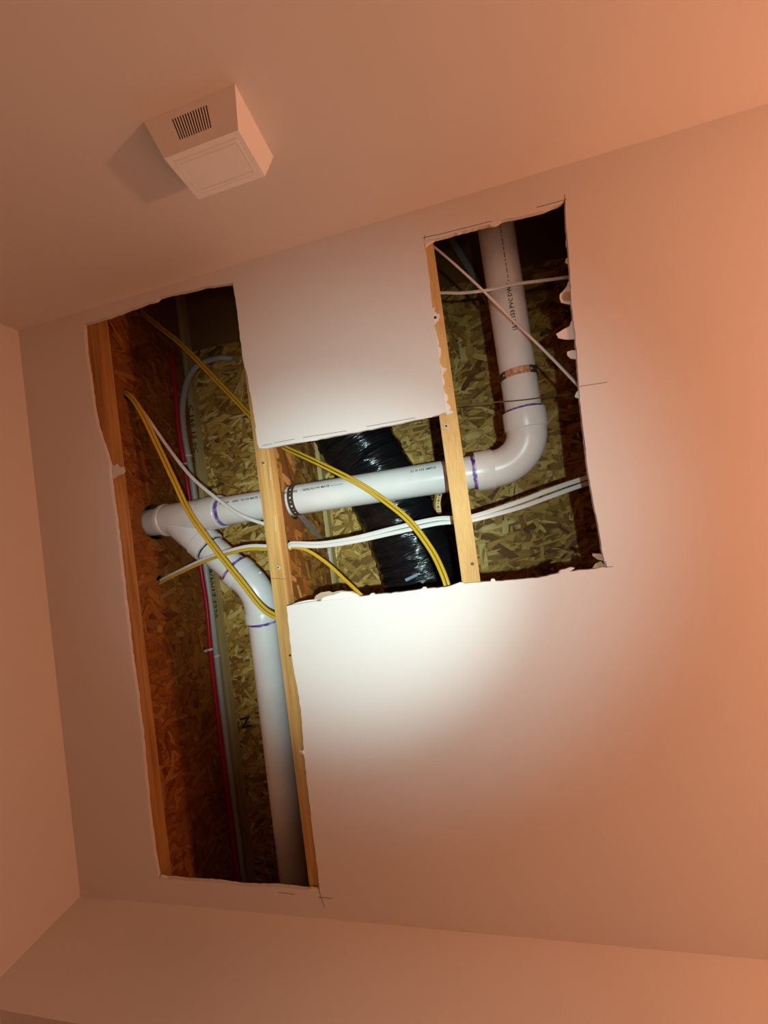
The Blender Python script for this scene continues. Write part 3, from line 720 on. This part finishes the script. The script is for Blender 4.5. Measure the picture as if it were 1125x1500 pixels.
# pair across the top of the long slot, through the fir joist, then sagging across the pipe
base = [(160, 408, 0.21), (205, 455, 0.20), (265, 504, 0.185), (320, 560, 0.165)]
a1 = P3(base) + [at(365, 607, 0.150), Vector((W2 - 0.03, c3.y - 0.028, c3.z + 0.003)), Vector((W2, c3.y - 0.004, c3.z))] + P3([(418, 656, 0.125), (470, 680, 0.098), (530, 711, 0.084), (575, 742, 0.080), (604, 768, 0.074), (632, 806, 0.058), (648, 838, 0.040), (657, 866, 0.030), (664, 905, 0.026)])
a2, a1 = pair(a1, 0.0092)
cable(a1, M_yel, 'yellow cable sagging over the white pipe, upper right of its pair', w=0.0085, h=0.0062, tw=[0.3, 0.9, 1.3, 0.2, 0.6], group='yellow cables')
cable(a2, M_yel, 'yellow cable sagging over the white pipe, lower left of its pair', w=0.0085, h=0.0062, tw=[0.3, 0.9, 1.3, 0.2, 0.6], group='yellow cables')
# pair from the first joist's upper hole running down over the wye
d1 = [Vector((W1 - 0.05, c1.y - 0.02, c1.z)), Vector((W1 + WT, c1.y, c1.z))] + P3([(206, 602, 0.094), (232, 655, 0.088), (256, 706, 0.082), (278, 752, 0.075), (312, 800, 0.070), (352, 850, 0.072), (390, 895, 0.078)]) + [Vector((W2 - 0.002, c5.y, c5.z)), Vector((W2 + 0.012, c5.y + 0.012, c5.z))]
d1, d2 = pair(d1, 0.0092)
cable(d1, M_yel, 'yellow cable crossing the wye diagonally, lower left of its pair', w=0.0085, h=0.0062, tw=[0.3, 0.9, 1.3, 0.2, 0.6], group='yellow cables')
cable(d2, M_yel, 'yellow cable crossing the wye diagonally, upper right of its pair', w=0.0085, h=0.0062, tw=[0.3, 0.9, 1.3, 0.2, 0.6], group='yellow cables')
# thin white from the same hole
e = [Vector((W1 - 0.05, c1.y - 0.03, c1.z + 0.014)), Vector((W1 + WT, c1.y + 0.005, c1.z + 0.014))] + P3([(212, 606, 0.108), (246, 655, 0.104), (280, 698, 0.098), (320, 732, 0.090), (358, 757, 0.084)]) + [Vector((W2 - 0.005, c6.y, c6.z))]
cable(e, M_whi, 'white cable slanting over the pipe from the upper joist hole to the fir joist', w=0.0100, tw=[1.3, 1.3, 1.2, 0.9, 0.5, 0.4, 0.4], group='white cables')
# white and yellow from the lower hole, through the fir joist
g1 = [Vector((W1 - 0.06, c2.y + 0.03, c2.z)), Vector((W1 + WT, c2.y + 0.002, c2.z))] + P3([(268, 834, 0.132), (305, 817, 0.112), (340, 806, 0.102), (370, 800, 0.100)]) + [Vector((W2 - 0.02, c4.y + 0.004, c4.z)), Vector((W2, c4.y, c4.z))]
white1 = g1 + P3([(430, 796, 0.101), (470, 796, 0.100), (520, 788, 0.099), (580, 773, 0.100), (640, 760, 0.103)]) + [Vector((W3, c7.y, c7.z))] + P3([(705, 753, 0.106), (760, 735, 0.112), (805, 718, 0.120), (852, 702, 0.130)]) + [at(900, 688, 0.14)]
cable(white1, M_whi, 'white cable from long slot to right opening, upper one of the white pair', w=0.0125, h=0.006, tw=[0.2, 0.3, 0.3, 0.3], group='white cables')
w2a = [Vector((W2 - 0.03, c4.y + 0.006, c4.z - 0.007)), Vector((W2, c4.y + 0.006, c4.z - 0.006))] + P3([(430, 799, 0.092), (470, 800, 0.092), (520, 793, 0.092), (580, 780, 0.093), (640, 767, 0.096)]) + [Vector((W3, c7.y + 0.009, c7.z - 0.006))] + P3([(705, 759, 0.100), (760, 744, 0.106), (805, 728, 0.114), (852, 711, 0.124)]) + [at(900, 698, 0.135)]
cable(w2a, M_whi, 'white cable crossing the black duct, lower one of the white pair', w=0.0115, h=0.0055, tw=[0.2, 0.2, 0.2], group='white cables')
yel5 = [p + Vector((0.0, 0.0075, -0.006)) for p in g1[:6]] + [Vector((W2 - 0.02, c4.y + 0.012, c4.z - 0.004)), Vector((W2, c4.y + 0.011, c4.z + 0.003))] + P3([(432, 802, 0.098), (452, 807, 0.098), (480, 826, 0.088), (505, 849, 0.062), (526, 869, 0.034), (545, 890, 0.026)])
cable(yel5, M_yel, 'yellow cable from the lower joist hole, ending at the torn drywall edge', w=0.0095, tw=[0.3, 0.4, 0.3], group='yellow cables')
# right-hand bay
r1 = [Vector((W3 - 0.02, c8.y - 0.02, c8.z)), Vector((W3 + 0.006, c8.y, c8.z))] + P3([(640, 365, 0.062), (690, 409, 0.060), (745, 463, 0.056), (800, 516, 0.048), (849, 567, 0.036), (880, 600, 0.030)])
cable(r1, M_whi, 'white cable slanting down across the riser in the right opening', w=0.0090, tw=[0.9, 0.9, 0.6], group='white cables')
r2 = [Vector((W3 - 0.02, c9.y, c9.z)), Vector((W3 + 0.006, c9.y, c9.z))] + P3([(650, 429, 0.090), (680, 429, 0.078), (720, 424, 0.072), (750, 417, 0.070), (795, 411, 0.072), (834, 406, 0.074), (870, 404, 0.08)])
cable(r2, M_whi, 'white cable running level across the riser near the top of the right opening', w=0.0085, tw=[0.3, 0.3, 0.3], group='white cables')

# ---------------------------------------------------------------- water lines on the first joist
xr = W1 + WT + 0.0095
def onw(u, v, x=None): return onp(u, v, 0, x or xr)
red = [onw(250, 520), onw(256, 564), onw(258.5, 596), onw(263, 640), onw(270, 680), onw(278, 732), onw(297, 850), onw(303, 890), onw(309, 960), onw(318, 1040), onw(329, 1130), onw(345, 1260), onw(362, 1400)]
zr = sum(p.z for p in red) / len(red)
V, F = sweep(catmull(red, 8), circle(0.0082, 14)); tag(put('water_line', fix(mesh('water_line', V, F), 0.9), M_red, None, red[3]), 'red plastic water line running along the left joist web', 'water line', 'water lines')
xg = W1 + WT + 0.013
gry = [at(341, 527, 0.4035), at(339, 525.5, 0.4015), at(333, 524.5, 0.394), at(322, 524.5, 0.383), at(303, 529, 0.380), onp(287, 538, 0, xg + 0.05), onp(274, 559, 0, xg + 0.014), onp(267.5, 595, 0, xg), onp(269, 630, 0, xg), onp(275.5, 668, 0, xg), onp(283, 712, 0, xg), onp(301, 830, 0, xg), onp(309, 890, 0, xg), onp(317, 960, 0, xg), onp(326, 1040, 0, xg), onp(337, 1130, 0, xg), onp(353, 1260, 0, xg), onp(370, 1400, 0, xg)]
for i, p in enumerate(gry):
    if p.z > FZ1 - 0.012 and i > 5: gry[i] = Vector((p.x, p.y, FZ1 - 0.0125))
for i in range(3, 6): gry[i].z = min(gry[i].z, SUB - 0.013)
V, F = sweep(catmull(gry, 8), circle(0.0108, 16)); tag(put('water_line', fix(mesh('water_line', V, F), 0.9), M_grey, None, gry[8]), 'grey water line beside the red one, curving away at its top', 'water line', 'water lines')
g2 = [at(636, 312, 0.395), at(662, 352, 0.395), at(684, 388, 0.394), at(706, 426, 0.394), at(730, 470, 0.394)]
V, F = sweep(catmull(g2, 8), circle(0.011, 14)); tag(put('water_line', fix(mesh('water_line', V, F), 0.9), M_grey, None, g2[2]), 'grey water line against the subfloor left of the riser in the right opening', 'water line', 'water lines')
def clip(c, d, x, r, label, sp=0.020):
    t = thing('pipe_clip', tuple(c), label, 'clip', 'white pipe clips')
    # half hoop over the pipe with two nailing ears
    s = Vector((0, 0, 1)); o = Vector((1, 0, 0)); n = 14; V = []; F = []; d = Vector((0, 1, 0))
    for i in range(n + 1):
        a = -pi/2 + pi*i/n
        for (rr, dy) in ((r + 0.0006, -0.0035), (r + 0.0028, -0.0035), (r + 0.0028, 0.0035), (r + 0.0006, 0.0035)):
            V.append(c + o*cos(a)*rr + s*sin(a)*rr + d*dy)
    for i in range(n):
        for j in range(4): F.append((i*4+j, i*4+(j+1) % 4, (i+1)*4+(j+1) % 4, (i+1)*4+j))
    F += [(3, 2, 1, 0), tuple(n*4 + j for j in range(4))]
    put('clip_hoop', fix(mesh('clip_hoop', V, F)), M_clip, t)
    e = MB(); xw = W1 + WT
    e.box((xw + 0.0005, c.y - 0.004, c.z - r - 0.014), (xw + 0.006, c.y + 0.004, c.z - r - 0.0006)); put('nail_ear', fix(e.mesh('nail_ear')), M_clip, t)
    V, F = sweep([Vector((xw + 0.012, c.y, c.z - r - 0.008)), Vector((xw, c.y, c.z - r - 0.008))], circle(0.002, 8)); put('nail', fix(mesh('nail', V, F)), M_galv, t)
    return t
def red_at(y):
    P = catmull(red, 8)
    return min(P, key=lambda q: abs(q.y - y)).copy()
def gry_at(y):
    P = catmull(gry[7:], 8)
    return min(P, key=lambda q: abs(q.y - y)).copy()
clip(red_at(onw(305, 952).y), None, xr, 0.0082, 'white clip holding the red water line below the wye')
clip(gry_at(onw(316, 957).y), None, xg, 0.0108, 'white clip holding the grey water line below the wye')
clip(red_at(onw(268, 682).y), None, xr, 0.0082, 'white clip holding the red water line above the wye')
clip(gry_at(onw(276, 668).y), None, xg, 0.0108, 'white clip holding the grey water line above the wye')

# ---------------------------------------------------------------- door chime on the wall
yf = 0.054
BK = (0.800, 0.9725, 2.0948, 2.2185)     # x0 x1 z0 z1 on the wall
fl = [onp(u, v, 1, yf) for u, v in ((238, 234), (348.7, 190), (388.7, 259), (292.7, 291))]
FX0, FX1 = (fl[0].x + fl[3].x)/2, (fl[1].x + fl[2].x)/2; FZa, FZb = (fl[0].z + fl[1].z)/2, (fl[2].z + fl[3].z)/2
ch = thing('door_chime', ((BK[0]+BK[1])/2, 0, (BK[2]+BK[3])/2), 'white plastic door chime box with slotted underside high on the wall', 'chime')
b = [Vector((BK[0], 0, BK[2])), Vector((BK[1], 0, BK[2])), Vector((BK[1], 0, BK[3])), Vector((BK[0], 0, BK[3]))]
# small straight skirt at the wall, then the taper
sk_ = 0.010
s_ = [v + Vector((0, sk_*0.0, 0)) for v in b]
f_ = [Vector((FX0, yf, FZa)), Vector((FX1, yf, FZa)), Vector((FX1, yf, FZb)), Vector((FX0, yf, FZb))]
hb = MB()
# sides except the underside; front as a rim (panel is its own part)
hb.add([b[1], b[2], f_[2], f_[1]], [(0, 1, 2, 3)]); hb.add([b[2], b[3], f_[3], f_[2]], [(0, 1, 2, 3)]); hb.add([b[3], b[0], f_[0], f_[3]], [(0, 1, 2, 3)])
# underside with slots
NS = 14; u0, u1, v0, v1 = 0.285, 0.70, 0.20, 0.72
def us(u, v, dz=0.0):
    p = (b[0]*(1-u) + b[1]*u)*(1-v) + (f_[0]*(1-u) + f_[1]*u)*v; return p + Vector((0, -0.003, 0.006))*dz
def uq(a, bb, c, d, dz=0, mi=0): hb.add([us(a, c, dz), us(bb, c, dz), us(bb, d, dz), us(a, d, dz)], [(0, 1, 2, 3)], mi)
uq(0, 1, 0, v0); uq(0, 1, v1, 1); uq(0, u0, v0, v1); uq(u1, 1, v0, v1)
pw = (u1 - u0) / NS
for i in range(NS):
    a = u0 + i*pw; m1 = a + pw*0.44
    uq(m1, a + pw, v0, v1)
    uq(a, m1, v0, v1, 1, 1)
    for (q0, q1) in (((a, v0), (a, v1)), ((m1, v0), (m1, v1)), ((a, v0), (m1, v0)), ((a, v1), (m1, v1))):
        hb.add([us(*q0), us(*q1), us(*q1, 1), us(*q0, 1)], [(0, 1, 2, 3)], 1)
# front rim
def fr(i, dy=0.0): return [Vector((FX0 + i, yf + dy, FZa + i)), Vector((FX1 - i, yf + dy, FZa + i)), Vector((FX1 - i, yf + dy, FZb - i)), Vector((FX0 + i, yf + dy, FZb - i))]
def loopstrip(mb, A, B2): 
    for i in range(4): j = (i+1) % 4; mb.add([A[i], A[j], B2[j], B2[i]], [(0, 1, 2, 3)])
g = 0.0012
loopstrip(hb, fr(0), fr(0.0085)); loopstrip(hb, fr(0.0085), fr(0.0095, -g))
put('housing', hb.mesh('housing'), [M_chime, M_slot], ch)
pb = MB(); loopstrip(pb, fr(0.0095, -g), fr(0.0108, 0.0004)); loopstrip(pb, fr(0.0108, 0.0004), fr(0.0150, 0.0004)); loopstrip(pb, fr(0.0150, 0.0004), fr(0.0160, -g)); loopstrip(pb, fr(0.0160, -g), fr(0.0172, 0.0004))
q = fr(0.0172, 0.0004); pb.add(q, [(0, 1, 2, 3)])
put('front_panel', fix(pb.mesh('front_panel')), M_chime, ch)
